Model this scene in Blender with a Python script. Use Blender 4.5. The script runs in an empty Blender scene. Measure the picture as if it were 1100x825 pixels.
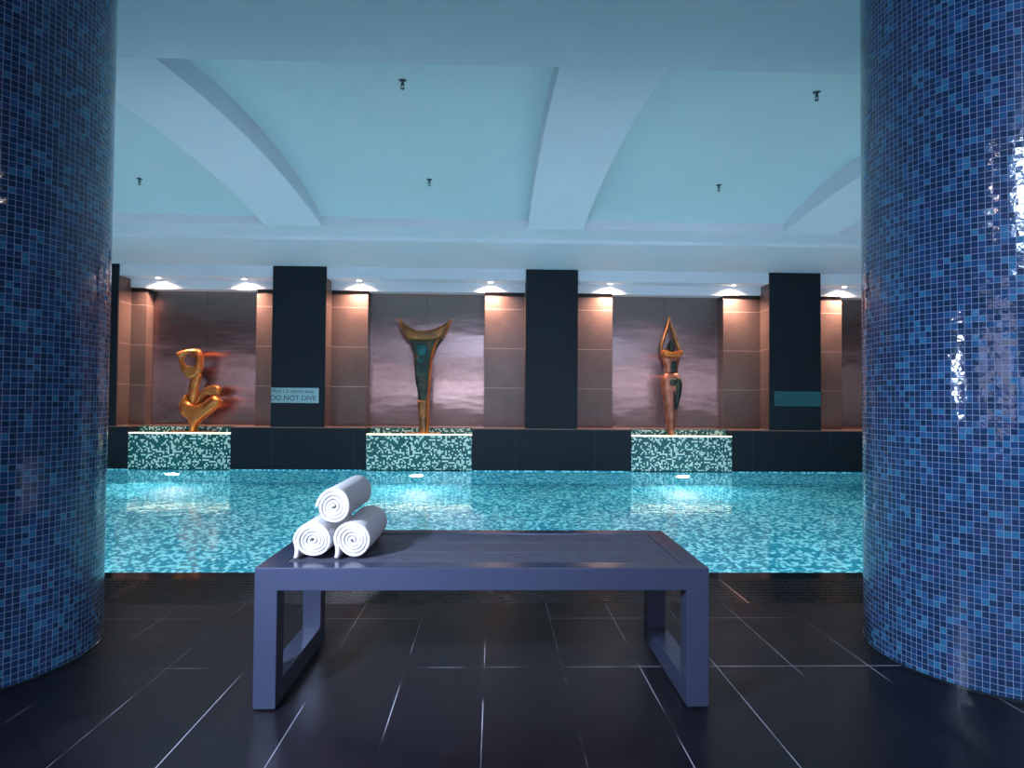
import bpy, bmesh, math, random
import numpy as np
from mathutils import Vector, Matrix
PI = math.pi
random.seed(7)
S = bpy.context.scene
COL = S.collection

# ------------------------------------------------------------------ camera
cd = bpy.data.cameras.new('camera'); cam = bpy.data.objects.new('camera', cd); COL.objects.link(cam)
S.camera = cam
F_PX, YAW, PITCH, ROLL, CAM_H = 681.4858, .0285, .0242, .0079, .9902
cd.sensor_fit = 'HORIZONTAL'; cd.sensor_width = 36.0; cd.lens = F_PX / 1100 * 36.0
cd.clip_start = .05; cd.clip_end = 100
def ray(a, b, d):
    cy, sy, cp, sp, cr, sr = math.cos(YAW), math.sin(YAW), math.cos(PITCH), math.sin(PITCH), math.cos(ROLL), math.sin(ROLL)
    X = a*cr - b*sr; up = a*sr + b*cr
    Y = d*cp - up*sp; z = d*sp + up*cp
    return Vector((X*cy + Y*sy, -X*sy + Y*cy, z))
rt, upv, fw = ray(1, 0, 0), ray(0, 1, 0), ray(0, 0, 1)
M = Matrix((rt, upv, -fw)).transposed().to_4x4(); M.translation = (0, 0, CAM_H)
cam.matrix_world = M

# ------------------------------------------------------------------ world, exposure, big lights
W = bpy.data.worlds.new('world'); S.world = W; W.use_nodes = True
W.node_tree.nodes['Background'].inputs[0].default_value = (.10, .16, .22, 1)
W.node_tree.nodes['Background'].inputs[1].default_value = .3
S.view_settings.view_transform = 'Standard'; S.view_settings.look = 'None'
S.view_settings.exposure = 0.08; S.view_settings.gamma = 1.0; S.view_settings.use_curve_mapping = False

def area(name, loc, target, size, power, color, size_y=None, spread=PI):
    l = bpy.data.lights.new(name, 'AREA'); l.energy = power; l.color = color
    l.shape = 'RECTANGLE' if size_y else 'DISK'; l.size = size
    if size_y: l.size_y = size_y
    l.spread = spread
    o = bpy.data.objects.new(name, l); COL.objects.link(o); o.location = loc
    d = Vector(target) - Vector(loc); o.rotation_euler = d.to_track_quat('-Z', 'Y').to_euler()
    return o
area('deck_downlight', (2.5, -.1, 2.84), (2.5, -.1, 0), .14, 16, (1, .86, .80))
area('deck_downlight', (-.9, -1.1, 2.84), (-.9, -1.1, 0), .14, 16, (.92, .90, 1.0))
POOL_NEAR, POOL_FAR, POOL_Z, WATER_Z = 3.67, 8.87, -1.2, -.012
# added unseen fill light under the near lip, brightening pool and ceiling
area('added_pool_fill', (-.5, POOL_NEAR + .05, -.45), (-.5, 6.6, 0.1), 15.0, 235, (.84, .82, .92), .35)
# wall lamps' beams under the three mosaic spouts
for lx in (-4.38, -1.06, 2.65):
    area('pool_lamp_beam', (lx, POOL_FAR - .06, -.46), (lx, 5.0, -.8), .18, 28, (.92, .96, 1.0))
# deck lamp on the left behind the bench's front
area('deck_lamp_light', (-1.2, .88, 1.2), (-.1, 2.3, .25), .14, 29, (.66, .76, 1.0), None, math.radians(100))
area('deck_ceiling_light', (.6, -1.6, 2.7), (1.6, 2.2, 1.0), .5, 34, (.50, .66, 1.0), .5, math.radians(95))

# ------------------------------------------------------------------ node materials
def mat(name):
    m = bpy.data.materials.new(name); m.use_nodes = True
    nt = m.node_tree; return m, nt, nt.nodes['Principled BSDF']
def N(nt, kind, **kw):
    n = nt.nodes.new(kind)
    for k, v in kw.items():
        if k.startswith('i_'):
            key = k[2:]; key = int(key) if key.isdigit() else key.replace('_', ' ')
            n.inputs[key].default_value = v
        else: setattr(n, k, v)
    return n
def LK(nt, a, b): nt.links.new(a, b)
def math_n(nt, op, a, b=None):
    n = nt.nodes.new('ShaderNodeMath'); n.operation = op
    for i, x in enumerate((a, b)):
        if x is None: continue
        if isinstance(x, (int, float)): n.inputs[i].default_value = x
        else: LK(nt, x, n.inputs[i])
    return n.outputs[0]
def vmath(nt, op, a, b=None, scale=None):
    n = nt.nodes.new('ShaderNodeVectorMath'); n.operation = op
    for i, x in enumerate((a, b)):
        if x is None: continue
        if isinstance(x, (tuple, list)): n.inputs[i].default_value = x
        else: LK(nt, x, n.inputs[i])
    if scale is not None: n.inputs['Scale'].default_value = scale
    return n.outputs[0]
def mixc(nt, fac, a, b):
    n = nt.nodes.new('ShaderNodeMix'); n.data_type = 'RGBA'
    for key, x in ((0, fac), (6, a), (7, b)):
        if isinstance(x, (int, float)): n.inputs[key].default_value = x
        elif isinstance(x, (tuple, list)): n.inputs[key].default_value = (*x[:3], 1)
        else: LK(nt, x, n.inputs[key])
    return n.outputs[2]
def uv(nt): return nt.nodes.new('ShaderNodeUVMap').outputs[0]
def noise(nt, vec, scale, detail=3, stretch=None, rough=.5):
    if stretch: vec = vmath(nt, 'MULTIPLY', vec, stretch)
    n = N(nt, 'ShaderNodeTexNoise', i_Scale=scale, i_Detail=detail, i_Roughness=rough); LK(nt, vec, n.inputs['Vector'])
    return n.outputs[0]
def obj_co(nt): return nt.nodes.new('ShaderNodeTexCoord').outputs['Object']
def ramp(nt, fac, stops, interp='LINEAR'):
    r = nt.nodes.new('ShaderNodeValToRGB'); r.color_ramp.interpolation = interp
    e = r.color_ramp.elements
    while len(e) < len(stops): e.new(.5)
    for el, (p, c) in zip(e, stops): el.position = p; el.color = (*c, 1)
    LK(nt, fac, r.inputs[0]); return r.outputs[0]
def bump(nt, h, dist, strength=1.0, normal=None):
    b = N(nt, 'ShaderNodeBump', i_Distance=dist, i_Strength=strength); LK(nt, h, b.inputs['Height'])
    if normal: LK(nt, normal, b.inputs['Normal'])
    return b.outputs[0]
def simple(name, color, rough=.5, metal=0.0, nscale=None, namp=.0, bumpd=0.0, coat=0.0, spec=.5):
    m, nt, p = mat(name)
    p.inputs['Base Color'].default_value = (*color, 1); p.inputs['Roughness'].default_value = rough
    p.inputs['Metallic'].default_value = metal; p.inputs['Coat Weight'].default_value = coat
    p.inputs['Specular IOR Level'].default_value = spec
    if nscale:
        f = noise(nt, obj_co(nt), nscale, 4)
        a = tuple(c*(1-namp) for c in color); b = tuple(min(1, c*(1+namp)) for c in color)
        LK(nt, ramp(nt, f, ((.3, a), (.7, b))), p.inputs['Base Color'])
        if bumpd: LK(nt, bump(nt, f, bumpd), p.inputs['Normal'])
    return m
def emit(name, color, strength):
    m, nt, p = mat(name)
    p.inputs['Base Color'].default_value = (*color, 1)
    p.inputs['Emission Color'].default_value = (*color, 1); p.inputs['Emission Strength'].default_value = strength
    return m
def mosaic(name, pitch, stops, grout, gw, rough, tilt, streak=0.0, pitch_y=None):
    """small glass tiles with a random colour and a slightly random facing each"""
    m, nt, p = mat(name)
    q = vmath(nt, 'MULTIPLY', uv(nt), (1/pitch, 1/(pitch_y or pitch), 1))
    cell = vmath(nt, 'FLOOR', q); fr = vmath(nt, 'FRACTION', q)
    wn = nt.nodes.new('ShaderNodeTexWhiteNoise'); wn.noise_dimensions = '2D'; LK(nt, cell, wn.inputs['Vector'])
    col = ramp(nt, wn.outputs['Value'], stops, 'CONSTANT')
    if streak:
        s = noise(nt, vmath(nt, 'ADD', q, vmath(nt, 'SCALE', wn.outputs['Color'], scale=37.0)), 1.6, 3, (1, 3, 1))
        col = mixc(nt, math_n(nt, 'MULTIPLY', s, streak), col, tuple(min(1, c*2.2+.02) for c in stops[len(stops)//2][1]))
        big = noise(nt, uv(nt), 2.2, 2)
    sep = nt.nodes.new('ShaderNodeSeparateXYZ'); LK(nt, fr, sep.inputs[0])
    def edge(o): return math_n(nt, 'ABSOLUTE', math_n(nt, 'SUBTRACT', o, .5))
    e = math_n(nt, 'MAXIMUM', edge(sep.outputs[0]), edge(sep.outputs[1]))
    g = math_n(nt, 'GREATER_THAN', e, .5 - gw/2)
    LK(nt, mixc(nt, g, col, grout), p.inputs['Base Color'])
    r = math_n(nt, 'ADD', math_n(nt, 'MULTIPLY', g, .5), rough); LK(nt, r, p.inputs['Roughness'])
    geo = nt.nodes.new('ShaderNodeNewGeometry').outputs['Normal']
    t = vmath(nt, 'SCALE', vmath(nt, 'SUBTRACT', wn.outputs['Color'], (.5, .5, .5)), scale=tilt)
    nn = vmath(nt, 'NORMALIZE', vmath(nt, 'ADD', geo, t))
    LK(nt, bump(nt, noise(nt, q, 1.3, 2), .0006, 1.0, nn), p.inputs['Normal'])
    return m

M_col = mosaic('blue_glass_mosaic', 3.0159/140, (
    (0, (.0015, .004, .016)), (.20, (.002, .010, .042)), (.42, (.006, .032, .105)), (.62, (.012, .078, .19)),
    (.76, (.003, .016, .060)), (.86, (.020, .014, .070)), (.92, (.02, .15, .27))), (.22, .29, .42), .075, .10, .06, .35)
M_panel = mosaic('teal_and_white_mosaic', .0225, ((0, (.006, .10, .10)), (.30, (.012, .16, .15)), (.63, (.75, .97, .86))), (.02, .12, .12), .1, .2, .05)
M_pool = mosaic('turquoise_pool_mosaic', .029, ((0, (.001, .24, .35)), (.30, (.002, .32, .45)), (.60, (.34, .92, .97))), (.02, .38, .48), .06, .3, .03)

def stone(name, base, joints, rough, jointcol, vary=.35):
    """joints: (period u, offset u, period v, offset v, width)"""
    m, nt, p = mat(name); U = uv(nt)
    f = noise(nt, U, 9, 5, (1, 14, 1), .6); f2 = noise(nt, U, 2.0, 3)
    f3 = math_n(nt, 'ADD', math_n(nt, 'MULTIPLY', f, .6), math_n(nt, 'MULTIPLY', f2, .4))
    a = tuple(c*(1-vary) for c in base); b = tuple(c*(1+vary) for c in base)
    col = ramp(nt, f3, ((.35, a), (.65, b)))
    pu, ou, pv, ov, w = joints
    s = nt.nodes.new('ShaderNodeSeparateXYZ'); LK(nt, U, s.inputs[0])
    def line(o, per, off):
        if not per: return None
        x = math_n(nt, 'FRACT', math_n(nt, 'DIVIDE', math_n(nt, 'SUBTRACT', o, off - per*50.5), per))
        return math_n(nt, 'LESS_THAN', math_n(nt, 'ABSOLUTE', math_n(nt, 'SUBTRACT', x, .5)), w/per/2)
    g1, g2 = line(s.outputs[0], pu, ou), line(s.outputs[1], pv, ov)
    g = g1 if g2 is None else g2 if g1 is None else math_n(nt, 'MAXIMUM', g1, g2)
    if g is not None: col = mixc(nt, g, col, jointcol)
    LK(nt, col, p.inputs['Base Color']); p.inputs['Roughness'].default_value = rough
    LK(nt, bump(nt, f, .0006), p.inputs['Normal'])
    return m
M_pier = stone('brown_grey_stone', (.105, .068, .060), (None, 0, .573, .007, .006), .32, (.40, .28, .24))
M_dark = stone('dark_slate_stone', (.005, .012, .020), (None, 0, None, 0, .003), .5, (.06, .08, .09), .25)
M_ledge = stone('dark_slate_ledge', (.005, .012, .020), (1.118, .30, None, 0, .003), .5, (.05, .07, .08), .25)
for mm in (M_dark, M_ledge): mm.node_tree.nodes['Principled BSDF'].inputs['Specular IOR Level'].default_value = .22
M_ledgetop = stone('warm_lit_ledge_stone', (.22, .12, .09), (1.118, .30, None, 0, .004), .3, (.3, .2, .16), .2)  # warm light on the ledge top is put into this lighter brown

# wet slate deck with pale grout, its glancing light painted in by random patches
M_floor, nt, p = mat('black_slate_deck'); U = uv(nt)
s = nt.nodes.new('ShaderNodeSeparateXYZ'); LK(nt, U, s.inputs[0])
def gline(o, per, off, w):
    x = math_n(nt, 'FRACT', math_n(nt, 'DIVIDE', math_n(nt, 'SUBTRACT', o, off - per*50.5), per))
    return math_n(nt, 'LESS_THAN', math_n(nt, 'ABSOLUTE', math_n(nt, 'SUBTRACT', x, .5)), w/per/2)
gy2 = math_n(nt, 'LESS_THAN', math_n(nt, 'ABSOLUTE', math_n(nt, 'SUBTRACT', s.outputs[1], 2.893)), .0018)
gx = gline(s.outputs[0], .2887, -.0268, .0028); gy = gline(s.outputs[1], 1.046, 2.37, .004)
g = math_n(nt, 'MAXIMUM', gx, math_n(nt, 'MAXIMUM', gy, gy2))
f = noise(nt, U, 5, 6, None, .65); f2 = noise(nt, U, 60, 5, None, .7)
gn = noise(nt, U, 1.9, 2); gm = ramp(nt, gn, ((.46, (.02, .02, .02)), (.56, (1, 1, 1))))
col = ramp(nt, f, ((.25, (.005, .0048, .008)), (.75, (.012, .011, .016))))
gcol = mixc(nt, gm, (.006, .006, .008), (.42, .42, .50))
LK(nt, mixc(nt, g, col, gcol), p.inputs['Base Color'])
LK(nt, ramp(nt, f, ((.3, (.30,)*3), (.7, (.40,)*3))), p.inputs['Roughness'])
hh = math_n(nt, 'ADD', math_n(nt, 'MULTIPLY', f, .6), math_n(nt, 'MULTIPLY', f2, .12))
LK(nt, bump(nt, hh, .0009), p.inputs['Normal']); p.inputs['Specular IOR Level'].default_value = .17

M_white = simple('white_ceiling_paint', (.62, .68, .76), .6, 0, 1.5, .02)
M_vault = simple('pale_aqua_vault_paint', (.49, .62, .67), .6, 0, 1.5, .02)
M_rear = simple('dark_red_brown_ceiling_boards', (.06, .035, .03), .5)
M_gap = simple('black_gap', (.01, .01, .012), .7)
M_lip = simple('wet_black_stone', (.012, .022, .028), .10, 0, 8, .3, .001)
M_grate = simple('black_grating', (.012, .012, .013), .22, 0, 30, .3)
M_frame = simple('blue_grey_powder_coat', (.042, .054, .098), .17, .25, 300, .08, .00025)
M_foot = simple('black_rubber', (.01, .01, .01), .6)
M_chrome = simple('steel_ring', (.6, .6, .62), .2, 1)
M_sprk = simple('dark_brass', (.03, .07, .09), .4, .5, 90, .3)
M_brzg = simple('olive_metal', (.25, .27, .2), .35, .8)

# composite wood board
M_wood, nt, p = mat('charcoal_wood_grain'); U = uv(nt)
f = noise(nt, U, 14, 6, (1, 16, 1), .65)
LK(nt, ramp(nt, f, ((.36, (.012, .013, .02)), (.60, (.10, .105, .15)))), p.inputs['Base Color'])
p.inputs['Roughness'].default_value = .5; p.inputs['Specular IOR Level'].default_value = .25; LK(nt, bump(nt, f, .0012), p.inputs['Normal'])

# brushed bronze sheet
M_steel, nt, p = mat('brushed_bronze_sheet'); U = uv(nt)
f = noise(nt, U, 40, 4, (6, .25, 1), .7); w = noise(nt, U, 1.3, 2, (1, 3.2, 1))
LK(nt, ramp(nt, f, ((.3, (.26, .175, .155)), (.7, (.44, .31, .29)))), p.inputs['Base Color'])
p.inputs['Metallic'].default_value = 1; p.inputs['Roughness'].default_value = .25
p.inputs['Anisotropic'].default_value = .95
tg = nt.nodes.new('ShaderNodeTangent'); tg.direction_type = 'UV_MAP'; tg.uv_map = 'UVMap'; LK(nt, tg.outputs[0], p.inputs['Tangent'])
b1 = bump(nt, f, .0006); LK(nt, bump(nt, w, .006, .6, b1), p.inputs['Normal'])

# polished bronze, patinated bronze
def bronze(name, c1, c2, c3, rough):
    m, nt, p = mat(name); o = obj_co(nt)
    f = noise(nt, o, 7, 5, None, .6)
    LK(nt, ramp(nt, f, ((.32, c3), (.5, c1), (.7, c2))), p.inputs['Base Color'])
    p.inputs['Metallic'].default_value = .75; p.inputs['Roughness'].default_value = rough
    LK(nt, bump(nt, noise(nt, o, 60, 3), .002), p.inputs['Normal'])
    return m
M_gold = bronze('polished_orange_bronze', (.66, .20, .05), (.90, .36, .10), (.38, .10, .03), .30)
M_brown = bronze('brown_bronze', (.30, .13, .05), (.52, .24, .07), (.10, .07, .05), .38)
M_patina = bronze('dark_green_patina', (.035, .05, .045), (.12, .10, .05), (.02, .05, .05), .45)
M_red = bronze('red_brown_bronze', (.40, .14, .09), (.55, .22, .14), (.20, .07, .05), .42)
M_turq = simple('turquoise_glass', (.008, .12, .13), .15, .1, 60, .7, .004)

# terry towel
M_towel, nt, p = mat('white_terry'); o = obj_co(nt)
f = noise(nt, o, 420, 2); f2 = noise(nt, o, 60, 3)
p.inputs['Base Color'].default_value = (.53, .52, .53, 1); p.inputs['Roughness'].default_value = .95
p.inputs['Sheen Weight'].default_value = .3
LK(nt, bump(nt, math_n(nt, 'ADD', f, f2), .0022), p.inputs['Normal'])

# water
M_water, nt, p = mat('pool_water'); o = obj_co(nt)
p.inputs['Base Color'].default_value = (.80, .98, 1, 1); p.inputs['Roughness'].default_value = 0.0
p.inputs['IOR'].default_value = 1.333; p.inputs['Transmission Weight'].default_value = 1.0
f = noise(nt, o, 6.0, 2, None, .5); f2 = noise(nt, o, 26, 2, None, .5)
h = math_n(nt, 'ADD', f, math_n(nt, 'MULTIPLY', f2, .16))
LK(nt, bump(nt, h, .0026), p.inputs['Normal'])

# plaque steel
M_plq, nt, p = mat('brushed_steel_plaque'); U = uv(nt)
f = noise(nt, U, 30, 3, (1, 8, 1))
LK(nt, ramp(nt, f, ((.3, (.16, .36, .38)), (.7, (.26, .50, .52)))), p.inputs['Base Color'])
p.inputs['Metallic'].default_value = .7; p.inputs['Roughness'].default_value = .28
M_plq2, nt, p = mat('dim_steel_plaque'); U = uv(nt)  # same steel, its weaker reflection painted in as a darker teal
f = noise(nt, U, 30, 3, (1, 8, 1))
LK(nt, ramp(nt, f, ((.3, (.02, .10, .12)), (.7, (.035, .15, .17)))), p.inputs['Base Color'])
p.inputs['Roughness'].default_value = .2
M_ink = simple('dark_teal_ink', (.004, .03, .04), .5)

M_lamp_warm = emit('warm_lamp', (1, .78, .62), 60)
M_lamp_pool = emit('pool_lamp', (.92, 1, 1), 160)
M_led = emit('warm_white_led', (1, .88, .60), 5)
M_window = emit('daylight_window_pane', (.76, .76, 1.0), 4.0)

# ------------------------------------------------------------------ mesh builder
class MB:
    def __init__(self): self.bm = bmesh.new()
    def box(self, x0, x1, y0, y1, z0, z1, bev=0):
        b = bmesh.new(); bmesh.ops.create_cube(b, size=1)
        for v in b.verts:
            v.co = Vector(((x0+x1)/2 + v.co.x*(x1-x0), (y0+y1)/2 + v.co.y*(y1-y0), (z0+z1)/2 + v.co.z*(z1-z0)))
        if bev: bmesh.ops.bevel(b, geom=list(b.edges), offset=bev, segments=2, affect='EDGES', profile=.6)
        self.merge(b); return self
    def merge(self, b):
        me = bpy.data.meshes.new('tmp'); b.to_mesh(me); b.free(); self.bm.from_mesh(me); bpy.data.meshes.remove(me)
    def prism_x(self, pts, x0, x1):
        """polygon in (y, z) extruded along x"""
        a = [self.bm.verts.new((x0, y, z)) for y, z in pts]; b = [self.bm.verts.new((x1, y, z)) for y, z in pts]
        self.bm.faces.new(a); self.bm.faces.new(b[::-1])
        for i in range(len(pts)):
            j = (i+1) % len(pts); self.bm.faces.new((a[j], a[i], b[i], b[j]))
        return self
    def lathe(self, prof, c=(0, 0, 0), n=32, axis='z'):
        rings = []
        for r, h in prof:
            ring = []
            for i in range(n):
                t = 2*PI*i/n; x, y = r*math.cos(t), r*math.sin(t)
                co = (x, y, h) if axis == 'z' else (x, h, y)
                ring.append(self.bm.verts.new(Vector(co) + Vector(c)))
            rings.append(ring)
        for a, b in zip(rings, rings[1:]):
            for i in range(n):
                j = (i+1) % n; self.bm.faces.new((a[i], a[j], b[j], b[i]))
        self.bm.faces.new(rings[0][::-1]); self.bm.faces.new(rings[-1])
        return self
    def build(self, name, m, parent=None, smooth=False, keepuv=False):
        bm = self.bm
        bmesh.ops.recalc_face_normals(bm, faces=bm.faces)
        if not keepuv:
            l = bm.loops.layers.uv.new('UVMap')
            for f in bm.faces:
                n = f.normal; ax = max(range(3), key=lambda k: abs(n[k]))
                for lo in f.loops:
                    c = lo.vert.co
                    lo[l].uv = (c.y, c.z) if ax == 0 else (c.x, c.z) if ax == 1 else (c.x, c.y)
        me = bpy.data.meshes.new(name); bm.to_mesh(me); bm.free()
        me.materials.append(m)
        if smooth:
            for q in me.polygons: q.use_smooth = True
        o = bpy.data.objects.new(name, me); COL.objects.link(o)
        if parent: o.parent = parent
        return o
def tag(o, label=None, cat=None, group=None, kind=None):
    if label: o['label'] = label
    if cat: o['category'] = cat
    if group: o['group'] = group
    if kind: o['kind'] = kind
    return o
def empty(name, loc, label, cat, group=None):
    o = bpy.data.objects.new(name, None); o.empty_display_size = .1; COL.objects.link(o); o.location = loc
    return tag(o, label, cat, group)
def struct(name, mb, m, label=None, **k): return tag(mb.build(name, m, **k), label, None, None, 'structure')
def dup(root, loc, label):
    r = root.copy(); COL.objects.link(r); r.location = loc; r['label'] = label
    for ch in list(root.children):
        c = ch.copy(); COL.objects.link(c); c.parent = r
        for gch in ch.children:
            d = gch.copy(); COL.objects.link(d); d.parent = c
    return r

# ------------------------------------------------------------------ room shell
XL, XR, YB = -9.0, 9.0, -5.5
struct('floor', MB().box(XL, XR, YB, 3.10, -.2, 0), M_floor)
struct('floor_drain_channel', MB().box(XL, XR, 3.10, 3.53, -.2, -.12), M_gap)
struct('floor_pool_lip', MB().box(XL, XR, 3.53, POOL_NEAR, -1.3, -.004, .004), M_lip)
pb = MB()
pb.box(XL, XR, POOL_NEAR, POOL_FAR, -1.4, POOL_Z)
pb.box(XL, XR, POOL_NEAR, POOL_NEAR+.01, POOL_Z, -.03)
pb.box(XL, XR, POOL_FAR-.01, POOL_FAR+.3, POOL_Z, .0)
struct('floor_pool_basin', pb, M_pool)
wm = MB(); vs = [wm.bm.verts.new(c) for c in ((XL, POOL_NEAR, WATER_Z), (XR, POOL_NEAR, WATER_Z), (XR, POOL_FAR-.01, WATER_Z), (XL, POOL_FAR-.01, WATER_Z))]
wm.bm.faces.new(vs); wo = wm.build('pool_water', M_water); tag(wo, 'still turquoise water filling the mosaic pool', 'water', None, 'stuff')

LEDGE_Z, WALL_Y, TROUGH_Z = .583, 9.2, .497
panels = ((-5.005, -3.617), (-1.761, -.298), (1.933, 3.358))
xs = [XL] + [v for pr in panels for v in pr] + [XR]
for i in range(0, len(xs), 2):
    l = struct('wall_ledge', MB().box(xs[i], xs[i+1], POOL_FAR-.012, WALL_Y+.2, 0, LEDGE_Z-.012), M_ledge)
    struct('wall_ledge_top', MB().box(xs[i], xs[i+1], POOL_FAR-.012, WALL_Y+.2, LEDGE_Z-.012, LEDGE_Z), M_ledgetop)
for a, b in panels:
    struct('wall_ledge_top', MB().box(a, b, 9.13, WALL_Y+.2, LEDGE_Z-.012, LEDGE_Z), M_ledgetop)
niches = ((-4.978, -3.42), (-1.83, -.141), (1.723, 3.36), (5.125, 6.75))
px = [XL] + [v for pr in niches for v in pr] + [XR]
for i in range(0, len(px), 2):
    struct('wall_pier', MB().box(px[i], px[i+1], WALL_Y, 9.45, LEDGE_Z, 2.485), M_pier)
    struct('wall_shadow_gap', MB().box(px[i], px[i+1], WALL_Y+.03, 9.45, 2.485, 2.56), M_gap)
struct('wall_far', MB().box(XL, XR, 9.45, 9.6, -1.4, 3.6), M_pier)
struct('wall_left', MB().box(XL-.15, XL, YB, 9.6, -1.4, 3.6), M_dark)
struct('wall_right', MB().box(XR, XR+.15, YB, 9.6, -1.4, 3.6), M_dark)
# wall behind the camera with four tall windows onto daylight
wins = ((-7.4, -5.0), (-4.2, -1.6), (-.6, 1.6), (2.4, 4.6), (5.4, 7.8))
wx = [XL] + [v for pr in wins for v in pr] + [XR]
bk = MB()
for i in range(0, len(wx), 2): bk.box(wx[i], wx[i+1], YB-.15, YB, 0, 3.0)
for a, b in wins: bk.box(a, b, YB-.15, YB, 0, .85).box(a, b, YB-.15, YB, 2.35, 3.0)
struct('wall_back', bk, M_pier)
for i, (a, b) in enumerate(wins):
    w = struct('window_%d' % (i+1), MB().box(a+.04, b-.04, YB-.10, YB-.08, .89, 2.31), M_window)
    fr = MB().box(a, a+.05, YB-.12, YB-.02, .85, 2.35).box(b-.05, b, YB-.12, YB-.02, .85, 2.35)
    fr.box(a, b, YB-.12, YB-.02, .85, .90).box(a, b, YB-.12, YB-.02, 2.30, 2.35).box((a+b)/2-.025, (a+b)/2+.025, YB-.12, YB-.02, .9, 2.3)
    fr.build('window_frame', M_gap, w)

# ceiling
CEIL = 2.862
struct('ceiling', MB().box(XL, XR, 2.0, 3.52, CEIL, 3.5), M_white)
struct('ceiling', MB().box(XL, XR, YB, 2.0, CEIL, 3.5), M_rear)
prof = [(6.9, CEIL), (6.9, 3.5), (9.6, 3.5), (9.6, 2.575), (9.2, 2.575), (9.2, 2.545), (9.18, 2.545), (9.18, 2.665), (8.9, 2.665), (8.9, 2.822), (7.38, 2.822), (7.38, CEIL)]
# concave outline: build as separate stacked slabs joined in one mesh
cb = MB()
cb.box(XL, XR, 6.9, 9.6, CEIL, 3.5)
cb.box(XL, XR, 7.38, 9.6, 2.822, CEIL)
cb.box(XL, XR, 8.9, 9.6, 2.667, 2.822)
cb.box(XL, XR, 9.17, 9.6, 2.547, 2.667)
struct('ceiling_bulkhead', cb, M_white)
# thin pale trim closing the top of each bronze niche
for a, b in niches: struct('trim_niche', MB().box(a, b, 9.172, 9.45, 2.535, 2.547), M_white)
def arc(Y, base, rise, pw): return base + rise*(1 - abs((Y-5.2)/1.72)**pw)
ys = [3.5 + (6.92-3.5)*i/40 for i in range(41)]
vm = MB()
pts = [(y, arc(y, 2.95, .20, 2.5)) for y in ys]
vm.prism_x(pts + [(6.92, 3.5), (3.5, 3.5)], XL, XR)
struct('ceiling_vault', vm, M_vault)
for bx in (-5.04, -2.20, .66, 3.505, 6.35):
    bpts = [(y, arc(y, 2.858, .115, 2.0)) for y in ys]
    struct('ceiling_beam', MB().prism_x(bpts + [(6.92, 3.4), (3.5, 3.4)], bx-.307, bx+.307), M_white)

# ------------------------------------------------------------------ stone pillars with plaques
PZ = 2.822
plab = {-5.56: ('dark slate pillar just right of the left mosaic column', None), -2.715: ('dark slate pillar carrying the brighter DO NOT DIVE plaque', None),
        .806: ('plain dark slate pillar without plaque at the middle of the far wall', None), 4.272: ('dark slate pillar carrying the dim DO NOT DIVE plaque', None)}
for cx in (-5.56, -2.715, .806, 4.272):
    t = empty('stone_pillar', (cx, 9.03, LEDGE_Z), plab[cx][0], 'pillar', 'slate pillars on the ledge')
    o = MB().box(-.368, .368, -.16, -.13, 0, PZ-LEDGE_Z-.001, .002).build('front_cool_tint', M_dark, t)  # cool pool light put into the front's navy colour
    o = MB().box(-.366, .366, -.13, .169, .001, PZ-LEDGE_Z-.156).build('core_warm_tint', M_pier, t)  # same stone as the front, warm light on its sides painted brown
def plaque(x0, x1, z0, z1, m, label):
    cx = (x0+x1)/2; cz = (z0+z1)/2; w = x1-x0; hgt = z1-z0
    t = empty('warning_plaque', (cx, 8.868, cz), label, 'sign', 'pool depth plaques')
    MB().box(-w/2, w/2, -.010, 0, -hgt/2, hgt/2, .002).build('plate', m, t)
    for nm, body, size, dz in (('depth_lettering', 'Pool 1.2 metres deep', .066, .036), ('warning_lettering', 'DO NOT DIVE', .098, -.068)):
        cu = bpy.data.curves.new(nm, 'FONT'); cu.body = body; cu.size = size; cu.align_x = 'CENTER'; cu.extrude = .0015
        cu.materials.append(M_ink); tmp = bpy.data.objects.new(nm, cu); me = bpy.data.meshes.new_from_object(tmp); me.name = nm
        bpy.data.objects.remove(tmp)
        o = bpy.data.objects.new(nm, me); COL.objects.link(o); o.parent = t
        o.location = (-.02, -.0115, dz); o.rotation_euler = (PI/2, 0, 0)
    for sx in (-1, 1):
        for sz in (-1, 1):
            MB().lathe([(.006, 0), (.006, -.002), (.004, -.004)], (sx*(w/2-.014), -.0102, sz*(hgt/2-.014)), 12, 'y').build('screw', M_chrome, t)
plaque(-3.078, -2.425, .917, 1.126, M_plq, 'brighter steel DO NOT DIVE plaque on the pillar left of centre')
plaque(3.965, 4.628, .925, 1.134, M_plq2, 'dim teal DO NOT DIVE plaque on the right pillar')

# ------------------------------------------------------------------ mosaic spout panels
mlab = ('mosaic spout panel under the seated bronze sculpture', 'mosaic spout panel under the crescent-topped sculpture', 'mosaic spout panel under the slender diver sculpture')
for (a, b), lab in zip(panels, mlab):
    cx = (a+b)/2; w = (b-a)/2 - .003
    t = empty('mosaic_spout', (cx, 9.0, 0), lab, 'water feature', 'mosaic spouts along the pool')
    MB().box(-w, w, -.14, -.10, -.02, TROUGH_Z-.012).build('front_panel', M_panel, t)
    MB().box(-w, w, -.10, .10, .46, TROUGH_Z-.0005).build('trough_floor', M_panel, t)
    struct('wall_trough_back', MB().box(a, b, 9.105, 9.128, .3, LEDGE_Z-.013), M_panel)
    MB().box(-w, w, -.143, -.125, TROUGH_Z-.012, TROUGH_Z, .002).build('led_strip', M_led, t)

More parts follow.
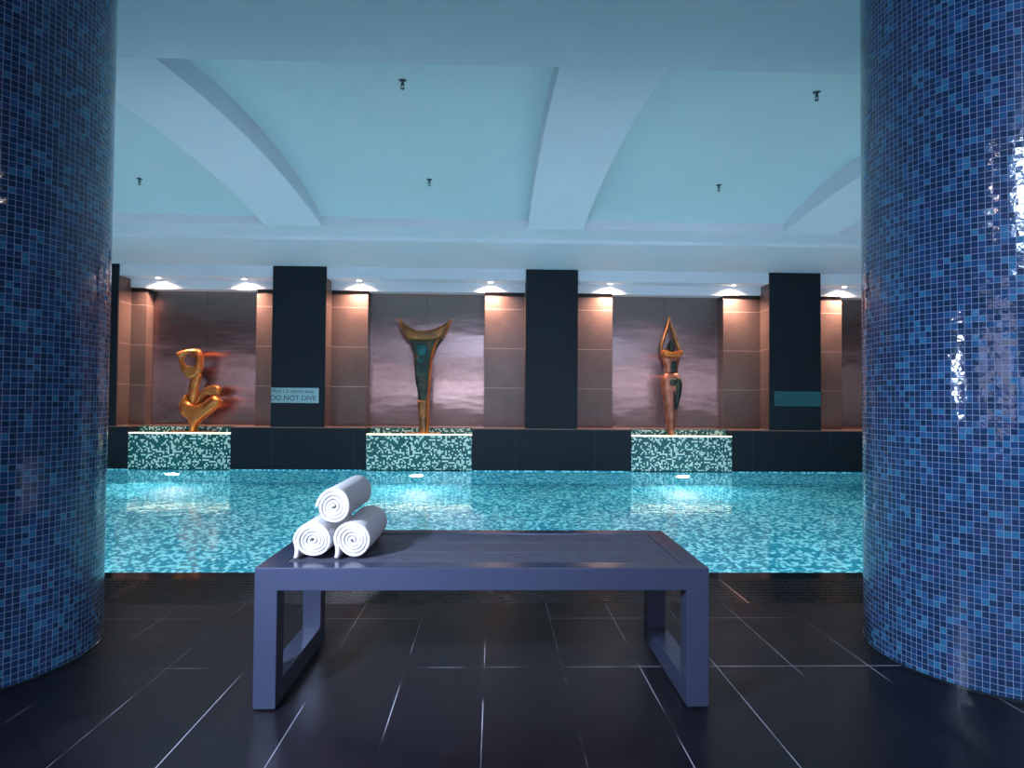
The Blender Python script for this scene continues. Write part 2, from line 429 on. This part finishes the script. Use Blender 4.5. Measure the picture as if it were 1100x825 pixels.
# bronze sheets in the niches
slab = ('bronze wall panel behind the seated sculpture', 'bronze wall panel behind the crescent-topped sculpture', 'bronze wall panel behind the slender diver sculpture', 'bronze wall panel at the far right beside the mosaic column')
for (a, b), lab in zip(niches, slab):
    t = empty('bronze_wall_panel', ((a+b)/2, 9.38, LEDGE_Z), lab, 'wall panel', 'brushed bronze niche panels')
    w = (b-a)/2
    MB().box(-w+.004, -.002, 0, .02, .001, 1.95).build('sheet', M_steel, t)
    MB().box(.002, w-.004, 0, .02, .001, 1.95).build('sheet', M_steel, t)

# ------------------------------------------------------------------ downlights over the ledge
dl = empty('recessed_downlight', (0, 9.04, 2.666), '', 'ceiling light', 'warm downlights over the ledge')
MB().lathe([(.030, .0), (.045, -.001), (.046, -.004), (.030, -.006)], (0, 0, 0), 28).build('trim_ring', M_chrome, dl)
MB().lathe([(.029, -.0062), (.020, -.0075), (.004, -.008)], (0, 0, 0), 24).build('bulb', M_lamp_warm, dl)
spots = ((-4.74, 'downlight over the left end of the seated sculpture niche'), (-3.54, 'downlight over the right end of the seated sculpture niche'),
         (-1.93, 'downlight over the left edge of the crescent sculpture niche'), (-.06, 'downlight over the right edge of the crescent sculpture niche'),
         (1.66, 'downlight over the left edge of the diver niche'), (3.45, 'downlight over the right edge of the diver niche'), (5.08, 'downlight at the far right beside the mosaic column'))
for i, (x, lab) in enumerate(spots):
    o = dl if i == 0 else dup(dl, (x, 9.04, 2.666), lab)
    o.location = (x, 9.04, 2.666); o['label'] = lab
    l = bpy.data.lights.new('downlight_beam', 'SPOT'); l.energy = 230; l.color = (1, .62, .45); l.spot_size = math.radians(145); l.spot_blend = 1.0; l.shadow_soft_size = .03
    lo = bpy.data.objects.new('downlight_beam', l); COL.objects.link(lo); lo.location = (x, 9.06, 2.652); lo.rotation_euler = (math.radians(9), 0, 0)

# underwater lamps on the far wall
ul = empty('underwater_lamp', (0, POOL_FAR-.01, -.47), '', 'pool light', 'underwater lamps on the far wall')
MB().lathe([(.105, 0), (.105, -.012), (.085, -.02), (.078, -.012)], (0, 0, 0), 32, 'y').build('housing_ring', M_chrome, ul)
MB().lathe([(.078, -.013), (.05, -.02), (.01, -.022)], (0, 0, 0), 32, 'y').build('lens', M_lamp_pool, ul)
for i, (x, lab) in enumerate(((-4.38, 'glaring underwater lamp below the seated sculpture'), (-1.06, 'glaring underwater lamp below the crescent sculpture'), (2.65, 'glaring underwater lamp below the diver sculpture'))):
    o = ul if i == 0 else dup(ul, (x, POOL_FAR-.01, -.47), lab)
    o.location = (x, POOL_FAR-.01, -.47); o['label'] = lab

# sprinklers
sp = empty('ceiling_sprinkler', (0, 0, 0), '', 'sprinkler', 'ceiling sprinklers over the pool')
MB().lathe([(.036, .012), (.036, -.003), (.022, -.010), (.010, -.012)], (0, 0, 0), 24).build('escutcheon', M_sprk, sp)
MB().lathe([(.011, -.010), (.011, -.034), (.016, -.036), (.016, -.046), (.009, -.048)], (0, 0, 0), 16).build('body', M_sprk, sp)
fm = MB(); 
for s in (-1, 1): fm.box(s*.013-.003, s*.013+.003, -.003, .003, -.076, -.046)
fm.box(-.016, .016, -.003, .003, -.079, -.073); fm.build('frame_arms', M_sprk, sp)
MB().lathe([(.004, -.078), (.019, -.080), (.019, -.083), (.004, -.085)], (0, 0, 0), 20).build('deflector', M_sprk, sp)
spk = ((-.62, 4.16, 'sprinkler nearest the camera left of the middle beam'), (2.18, 4.21, 'sprinkler nearest the camera beside the right mosaic column'), (-3.45, 6.2, 'leftmost sprinkler, left of the left beam'),
       (-.64, 6.11, 'far sprinkler between the left and middle beams'), (2.19, 6.12, 'far sprinkler between the middle and right beams'))
for i, (x, y, lab) in enumerate(spk):
    loc = (x, y, arc(y, 2.95, .20, 2.5))
    o = sp if i == 0 else dup(sp, loc, lab)
    o.location = loc; o['label'] = lab; o.scale = (.72,)*3

# ------------------------------------------------------------------ the two mosaic columns
def mosaic_column(x, y, r, z1, label):
    bm = bmesh.new(); l = bm.loops.layers.uv.new('UVMap'); n = 160; circ = 3.0159
    levels = [0.004 + (z1-.004)*i/12 for i in range(13)]
    vs = [[bm.verts.new((r*math.cos(2*PI*i/n), r*math.sin(2*PI*i/n), z)) for i in range(n)] for z in levels]
    for k in range(12):
        for i in range(n):
            j = (i+1) % n
            f = bm.faces.new((vs[k][i], vs[k][j], vs[k+1][j], vs[k+1][i])); f.smooth = True
            for lo, (a, zz) in zip(f.loops, ((i, levels[k]), (i+1, levels[k]), (i+1, levels[k+1]), (i, levels[k+1]))):
                lo[l].uv = (a/n*circ, zz)
    me = bpy.data.meshes.new('mosaic_column'); bm.to_mesh(me); bm.free(); me.materials.append(M_col)
    t = empty('mosaic_column', (x, y, 0), label, 'column', 'round blue mosaic columns')
    o = bpy.data.objects.new('tiled_shaft', me); COL.objects.link(o); o.parent = t
    MB().lathe([(r+.003, 0), (r+.003, .006), (r, .008)], (0, 0, 0), 96).build('base_seal', M_lip, t)
mosaic_column(-2.06, 2.48, .50, CEIL, 'darker round blue mosaic column at the left of the photo')
mosaic_column(1.99, 2.47, .46, CEIL, 'brighter round blue mosaic column at the right of the photo')

# ------------------------------------------------------------------ drain grates
gx = [-5.0, -1.885, 1.252, 4.39]
glab = ('black slatted drain grate left, behind the mosaic column', 'black slatted drain grate behind the bench', 'black slatted drain grate at the right beside the mosaic column')
for i in range(3):
    t = empty('drain_grate', ((gx[i]+gx[i+1])/2, 3.315, -.1), glab[i], 'drain grate', 'slatted overflow grates')
    w = (gx[i+1]-gx[i])/2 - .004
    sm = MB()
    for k in range(17):
        y = -.203 + k*.0252; sm.box(-w+.01, w-.01, y, y+.014, .07, .099, .003)
    sm.build('slats', M_grate, t)
    MB().box(-w, -w+.012, -.212, .212, -.019, .098).build('end_bar', M_chrome if i == 2 else M_grate, t)
    MB().box(w-.012, w, -.212, .212, -.019, .098).build('end_bar', M_grate, t)

# ------------------------------------------------------------------ bench
BX0, BX1, BY0, BY1, BH = -.753, .701, 2.046, 2.638, .45
T = .072
bcx, bcy = (BX0+BX1)/2, (BY0+BY1)/2; hx, hy = (BX1-BX0)/2, (BY1-BY0)/2
bench = empty('pool_bench', (bcx, bcy, 0), 'low blue-grey metal bench with dark wood-grain seat beside the pool', 'bench')
tf = MB()
tf.box(-hx+T-.003, hx-T+.003, -hy, -hy+T, BH-T, BH, .003).box(-hx+T-.003, hx-T+.003, hy-T, hy, BH-T, BH, .003)
tf.box(-hx, -hx+T, -hy+T-.004, hy-T+.004, BH-T, BH, .003).box(hx-T, hx, -hy+T-.004, hy-T+.004, BH-T, BH, .003)
tf.build('top_frame', M_frame, bench)
for sx in (-1, 1):
    x0, x1 = (-hx, -hx+T) if sx < 0 else (hx-T, hx)
    for sy in (-1, 1):
        y0, y1 = (-hy, -hy+T) if sy < 0 else (hy-T, hy)
        MB().box(x0, x1, y0, y1, .006, BH, .003).build('leg', M_frame, bench)
        MB().box(x0+.012, x1-.012, y0+.012, y1-.012, 0, .007).build('foot_pad', M_foot, bench)
    MB().box(x0, x1, -hy+T-.002, hy-T+.002, .006, .006+T, .003).build('floor_rail', M_frame, bench)
nb = 3; bw = (2*hy-2*T-.004)/nb
for k in range(nb):
    y0 = -hy+T+.002+k*bw
    MB().box(-hx+T+.003, hx-T-.003, y0+.0015, y0+bw-.0015, BH-.026, BH-.003, .0008).build('seat_board', M_wood, bench)

# ------------------------------------------------------------------ rolled towels
def towel(name, cx, y0, y1, zc, R, label, turns, seed, yawr=0.0, tail=True):
    rnd = random.Random(seed)
    bm = bmesh.new(); L = y1-y0; pitch = (R-.004)/(turns+.5); t = pitch*1.02
    nth = int(turns*44)
    ph = PI - turns*2*PI        # the sheet's end lies at the left, heading down
    path = []; offs = [rnd.uniform(-.004, .004) for _ in range(int(turns)+3)]
    off2 = [rnd.uniform(-.004, .004) for _ in range(int(turns)+3)]
    for i in range(nth+1):
        q = i/nth*turns; th = ph + q*2*PI
        r = .004 + pitch*q
        r *= 1 + .035*math.sin(2*th+seed) + .02*math.sin(3*th+seed*2)
        k = int(q); fq = q-k; s = fq*fq*(3-2*fq)
        path.append((r*math.cos(th), r*math.sin(th), math.cos(th), math.sin(th), offs[k]*(1-s)+offs[k+1]*s, off2[k]*(1-s)+off2[k+1]*s, q))
    if tail:
        x, z = path[-1][0], path[-1][1]; bot = -R + t*.55
        for j in range(1, 9):
            u = j/8; path.append((x + .006*math.sin(u*3) + .004*u, z + (bot-z)*u, -1, 0, path[-1][4], path[-1][5], turns))
    rings = []
    tt = t*.92/2
    for (x, z, nx, nz, oa, ob, q) in path:
        dome = -.006*(1-q/turns)      # the core sits slightly deeper or prouder
        ya, yb = oa*.8 - dome*0, L+ob*.8
        ring = []
        for (dn, yy) in ((tt*.5, ya), (tt*.9, ya+.003), (tt, ya+.008), (tt, L*.25), (tt, L*.5), (tt, L*.75), (tt, yb-.008), (tt*.9, yb-.003), (tt*.5, yb),
                         (-tt*.5, yb), (-tt*.9, yb-.003), (-tt, yb-.008), (-tt, L*.5), (-tt, ya+.008), (-tt*.9, ya+.003), (-tt*.5, ya)):
            d = (dn*1.3 if nz == 0 and nx == -1 else dn) + (.0012*math.sin(yy*60+seed+q*5) if dn > 0 else 0)
            ring.append(bm.verts.new((x+nx*d, yy, z+nz*d)))
        rings.append(ring)
    n = 16
    for a, b in zip(rings, rings[1:]):
        for i in range(n):
            j = (i+1) % n; bm.faces.new((a[i], a[j], b[j], b[i]))
    bm.faces.new(rings[0]); bm.faces.new(rings[-1][::-1])
    mb = MB(); mb.bm.free(); mb.bm = bm
    o = mb.build(name, M_towel, None, True)
    o.location = (cx, y0, zc); o.rotation_euler = (0, 0, yawr)
    return tag(o, label, 'towel', 'rolled white towels stacked on the bench')
SZ = BH-.003
towel('rolled_towel', -.467, 2.15, 2.49, SZ+.067, .0645, 'rolled white towel lying at the right of the bottom pair', 4.6, 3)
towel('rolled_towel', -.600, 2.15, 2.49, SZ+.067, .0645, 'rolled white towel lying at the left of the bottom pair', 4.9, 8)
towel('rolled_towel', -.532, 2.14, 2.53, SZ+.067+.1125, .0625, 'rolled white towel resting on top of the other two', 4.4, 5, .0, False)

# ------------------------------------------------------------------ sculptures: distance fields meshed with surface nets
def surface_nets(field, lo, hi, h):
    nx, ny, nz = [int(math.ceil((b-a)/h))+1 for a, b in zip(lo, hi)]
    X = lo[0]+h*np.arange(nx); Y = lo[1]+h*np.arange(ny); Z = lo[2]+h*np.arange(nz)
    G = field(X[:, None, None], Y[None, :, None], Z[None, None, :]) + np.zeros((nx, ny, nz))
    ins = G < 0
    cnt = np.zeros((nx-1, ny-1, nz-1)); acc = np.zeros((nx-1, ny-1, nz-1, 3))
    sl = lambda o, n: slice(o, n-1+o)
    corners = [(i, j, k) for i in (0, 1) for j in (0, 1) for k in (0, 1)]
    for a in corners:
        for ax in range(3):
            if a[ax]: continue
            b = list(a); b[ax] = 1
            A = G[sl(a[0], nx), sl(a[1], ny), sl(a[2], nz)]; B = G[sl(b[0], nx), sl(b[1], ny), sl(b[2], nz)]
            m = (A < 0) != (B < 0)
            t = np.where(m, A/np.where(m, A-B, 1), 0)
            for d in range(3):
                acc[..., d] += np.where(m, a[d] + (t if d == ax else 0), 0)
            cnt += m
    act = cnt > 0; idx = -np.ones(act.shape, int); idx[act] = np.arange(act.sum())
    base = np.stack(np.nonzero(act), -1); co = (base + acc[act]/cnt[act][:, None])*h + np.array(lo)
    faces = []
    for ax in range(3):
        u, v = [(1, 2), (2, 0), (0, 1)][ax]
        n = [nx, ny, nz]
        s0 = [slice(None)]*3; s1 = [slice(None)]*3; s0[ax] = slice(0, n[ax]-1); s1[ax] = slice(1, None)
        cr = np.nonzero(ins[tuple(s0)] != ins[tuple(s1)])
        P = np.stack(cr, -1); P = P[(P[:, u] > 0) & (P[:, v] > 0) & (P[:, u] < n[u]-1) & (P[:, v] < n[v]-1)]
        for c in P:
            q = []
            for du, dv in ((-1, -1), (0, -1), (0, 0), (-1, 0)):
                e = c.copy(); e[u] += du; e[v] += dv; q.append(int(idx[tuple(e)]))
            if not ins[tuple(c)]: q.reverse()
            faces.append(q)
    return co, faces
def chaikin(p, it=2):
    p = np.array(p, float)
    for _ in range(it):
        q = np.roll(p, -1, 0); p = np.stack((.75*p+.25*q, .25*p+.75*q), 1).reshape(-1, 2)
    return p
def poly_sd(p, X, Z):
    """signed distance to a closed outline, negative inside"""
    X, Z = np.broadcast_arrays(X, Z); d = np.full(X.shape, 1e9); inside = np.zeros(X.shape, bool)
    for a, b in zip(p, np.roll(p, -1, 0)):
        ex, ez = b-a; wx_, wz_ = X-a[0], Z-a[1]
        t = np.clip((wx_*ex+wz_*ez)/(ex*ex+ez*ez+1e-12), 0, 1)
        d = np.minimum(d, np.hypot(wx_-ex*t, wz_-ez*t))
        c = ((a[1] > Z) != (b[1] > Z)) & (X < (b[0]-a[0])*(Z-a[1])/(b[1]-a[1]+1e-12)+a[0])
        inside ^= c
    return np.where(inside, -d, d)
def inflated(outline, scale, org, T, wdt, yc=0.0, hole=None, sharp=1, tilt=0.0):
    p = chaikin([((x-org[0])*scale, (org[1]-y)*scale) for x, y in outline], sharp)
    def f(X, Y, Z):
        d = poly_sd(p, X, Z) - .007
        if hole:
            hx_, hz_, hr = (hole[0]-org[0])*scale, (org[1]-hole[1])*scale, hole[2]*scale
            d = np.maximum(d, hr-np.hypot(X-hx_, Z-hz_))
        q = np.clip(-d/wdt, 0, 1); th = T*np.sqrt(1-(1-q)**2) 
        return np.where(d > 0, np.hypot(d, np.maximum(np.abs(Y-yc-tilt*Z), 0)), np.abs(Y-yc-tilt*Z)-th)
    xs_, zs_ = p[:, 0], p[:, 1]
    return f, (xs_.min()-.02, yc-T-.02+min(0, tilt*zs_.max()), zs_.min()-.02), (xs_.max()+.02, yc+T+.02+max(0, tilt*zs_.max()), zs_.max()+.02)
def sculpt(name, fld, m, parent, h=.009):
    f, lo, hi = fld
    co, faces = surface_nets(f, lo, hi, h)
    me = bpy.data.meshes.new(name); me.from_pydata([tuple(c) for c in co], [], faces); me.update()
    bm = bmesh.new(); bm.from_mesh(me)
    bmesh.ops.smooth_vert(bm, verts=bm.verts, factor=.5, use_axis_x=True, use_axis_y=True, use_axis_z=True)
    for v in bm.verts: v.co.z = max(v.co.z, .001)
    bmesh.ops.recalc_face_normals(bm, faces=bm.faces); bm.to_mesh(me); bm.free()
    for q in me.polygons: q.use_smooth = True
    me.materials.append(m); o = bpy.data.objects.new(name, me); COL.objects.link(o); o.parent = parent
    return o

# seated abstract figure
s1 = empty('bronze_sculpture', (-4.185, 9.0, TROUGH_Z), 'orange bronze abstract seated figure with a ring-shaped head', 'sculpture')
o1, k1 = (245, 772), .00178
sculpt('lower_body', inflated([(188, 468), (158, 500), (134, 555), (140, 615), (172, 648), (205, 668), (222, 710), (226, 780), (264, 780), (270, 725), (300, 684), (345, 645), (402, 595), (464, 533),
    (440, 505), (402, 478), (370, 500), (320, 538), (285, 556), (258, 558), (232, 548), (208, 530), (196, 495)], k1, o1, .10, .085), M_gold, s1)
sculpt('bent_arm', inflated([(250, 560), (256, 505), (280, 462), (328, 422), (375, 403), (418, 405), (442, 425), (446, 452), (428, 476), (400, 487), (370, 482), (345, 470), (318, 490), (292, 525), (268, 560)], k1, o1, .05, .04, .02), M_gold, s1, .008)
sculpt('neck', inflated([(222, 338), (208, 390), (203, 450), (202, 520), (220, 560), (245, 560), (258, 520), (268, 460), (276, 400), (290, 350), (296, 318), (260, 310)], k1, o1, .045, .05), M_gold, s1, .008)
sculpt('ring_head', inflated([(100, 155), (124, 205), (132, 255), (152, 300), (182, 338), (220, 352), (264, 338), (298, 302), (305, 240), (302, 180), (286, 132), (266, 120), (200, 123), (150, 133), (116, 145)], k1, o1, .06, .05, 0, (207, 205, 50)), M_gold, s1, .008)
MB().box(-.29, .30, -.07, .07, .0, .012, .003).build('base_plate', M_gold, s1)

# crescent-topped totem
s2 = empty('bronze_sculpture', (-.985, 9.0, TROUGH_Z), 'tall bronze totem topped by a crescent with a turquoise glass inlay', 'sculpture')
o2, k2 = (226, 772), .00232
sculpt('totem_body', inflated([(112, 160), (150, 222), (163, 290), (168, 350), (172, 440), (190, 520), (192, 560), (206, 780), (252, 780), (256, 560), (258, 520), (264, 420), (268, 340), (280, 290), (310, 215), (345, 160), (270, 185), (190, 185)], k2, o2, .05, .05, .01), M_patina, s2)
sculpt('crescent', inflated([(66, 66), (80, 118), (104, 165), (130, 200), (170, 205), (225, 210), (285, 203), (325, 195), (350, 160), (372, 118), (392, 66), (368, 92), (330, 118), (270, 143), (215, 150), (160, 142), (110, 114), (84, 88)], k2, o2, .09, .05, -.01), M_brown, s2)
sculpt('edge_rib', inflated([(318, 196), (300, 222), (278, 288), (268, 340), (264, 420), (258, 520), (256, 560), (254, 780), (244, 780), (246, 560), (248, 520), (254, 420), (256, 340), (266, 285), (288, 218), (304, 196)], k2, o2, .07, .02, 0, None, 1), M_gold, s2, .007)
sculpt('lower_shaft', inflated([(190, 570), (205, 780), (247, 780), (250, 570)], k2, o2, .062, .05, .0, None, 0), M_brown, s2)
inl = MB(); rr = random.Random(4)
inl.lathe([(.078, 0), (.078, -.010), (.060, -.02), (.030, -.024), (.006, -.025)], ((212-226)*k2, -.04, (772-262)*k2), 28, 'y')
inl.build('round_inlay', M_turq, s2, True)
for k in range(26):
    x = (rr.uniform(182, 240)-226)*k2; z = (772-rr.uniform(295, 410))*k2; r_ = rr.uniform(.008, .017)
    MB().lathe([(r_, 0), (r_, -.012), (r_*.5, -.018)], (x, -.037, z), rr.choice((4, 5, 6)), 'y').build('glass_shard', M_turq, s2)
MB().box(-.25, .24, -.07, .07, 0, .012, .003).build('base_plate', M_gold, s2)

# slender diver
s3 = empty('bronze_sculpture', (2.535, 9.0, TROUGH_Z), 'slender bronze diver figure with arms joined overhead', 'sculpture')
o3, k3 = (182, 772), .00236
sculpt('hips_and_legs', inflated([(148, 392), (128, 430), (120, 470), (128, 530), (142, 590), (148, 640), (156, 700), (164, 780), (196, 780), (206, 700), (214, 640), (222, 580), (236, 520), (243, 468), (234, 430), (216, 392)], k3, o3, .085, .09), M_red, s3)
sculpt('torso', inflated([(128, 288), (134, 330), (144, 370), (146, 405), (218, 405), (218, 370), (226, 330), (236, 288)], k3, o3, .06, .07, 0, None, 1), M_red, s3)
sculpt('bust', inflated([(116, 262), (122, 288), (150, 302), (190, 306), (228, 302), (246, 285), (246, 264), (232, 258), (205, 268), (180, 274), (150, 262), (130, 256)], k3, o3, .10, .04, -.02), M_gold, s3, .008)
sculpt('arm', inflated([(170, 50), (160, 90), (142, 150), (118, 215), (114, 268), (128, 275), (130, 220), (150, 160), (168, 108), (175, 75)], k3, o3, .035, .02), M_brown, s3, .007)
sculpt('arm', inflated([(166, 50), (178, 90), (198, 140), (222, 205), (242, 268), (228, 275), (208, 220), (186, 160), (172, 108), (164, 75)], k3, o3, .035, .02), M_brown, s3, .007)
sculpt('head', inflated([(182, 190), (166, 215), (164, 245), (172, 268), (192, 268), (200, 245), (198, 215)], k3, o3, .05, .04), M_patina, s3, .008)
sculpt('waist_strip', inflated([(168, 320), (166, 400), (210, 400), (210, 320)], k3, o3, .075, .04), M_patina, s3, .008)
sculpt('dark_thigh', inflated([(190, 420), (196, 500), (192, 560), (198, 620), (212, 625), (224, 575), (238, 520), (245, 468), (236, 430), (215, 415)], k3, o3, .10, .06, -.005), M_patina, s3, .008)
sculpt('painted_leg_gap', inflated([(186, 490), (182, 560), (192, 640), (202, 600), (202, 520)], k3, o3, .10, .02, 0), M_gap, s3, .008)  # solid piece coloured black for the shade in the gap between legs
MB().lathe([(.055, 0), (.055, -.015), (.040, -.026), (.012, -.032)], ((184-182)*k3, -.078, (772-452)*k3), 24, 'y').build('round_boss', M_patina, s3, True)
sculpt('ankle_band', inflated([(158, 600), (160, 700), (204, 700), (212, 600)], k3, o3, .075, .05), M_brown, s3, .008)
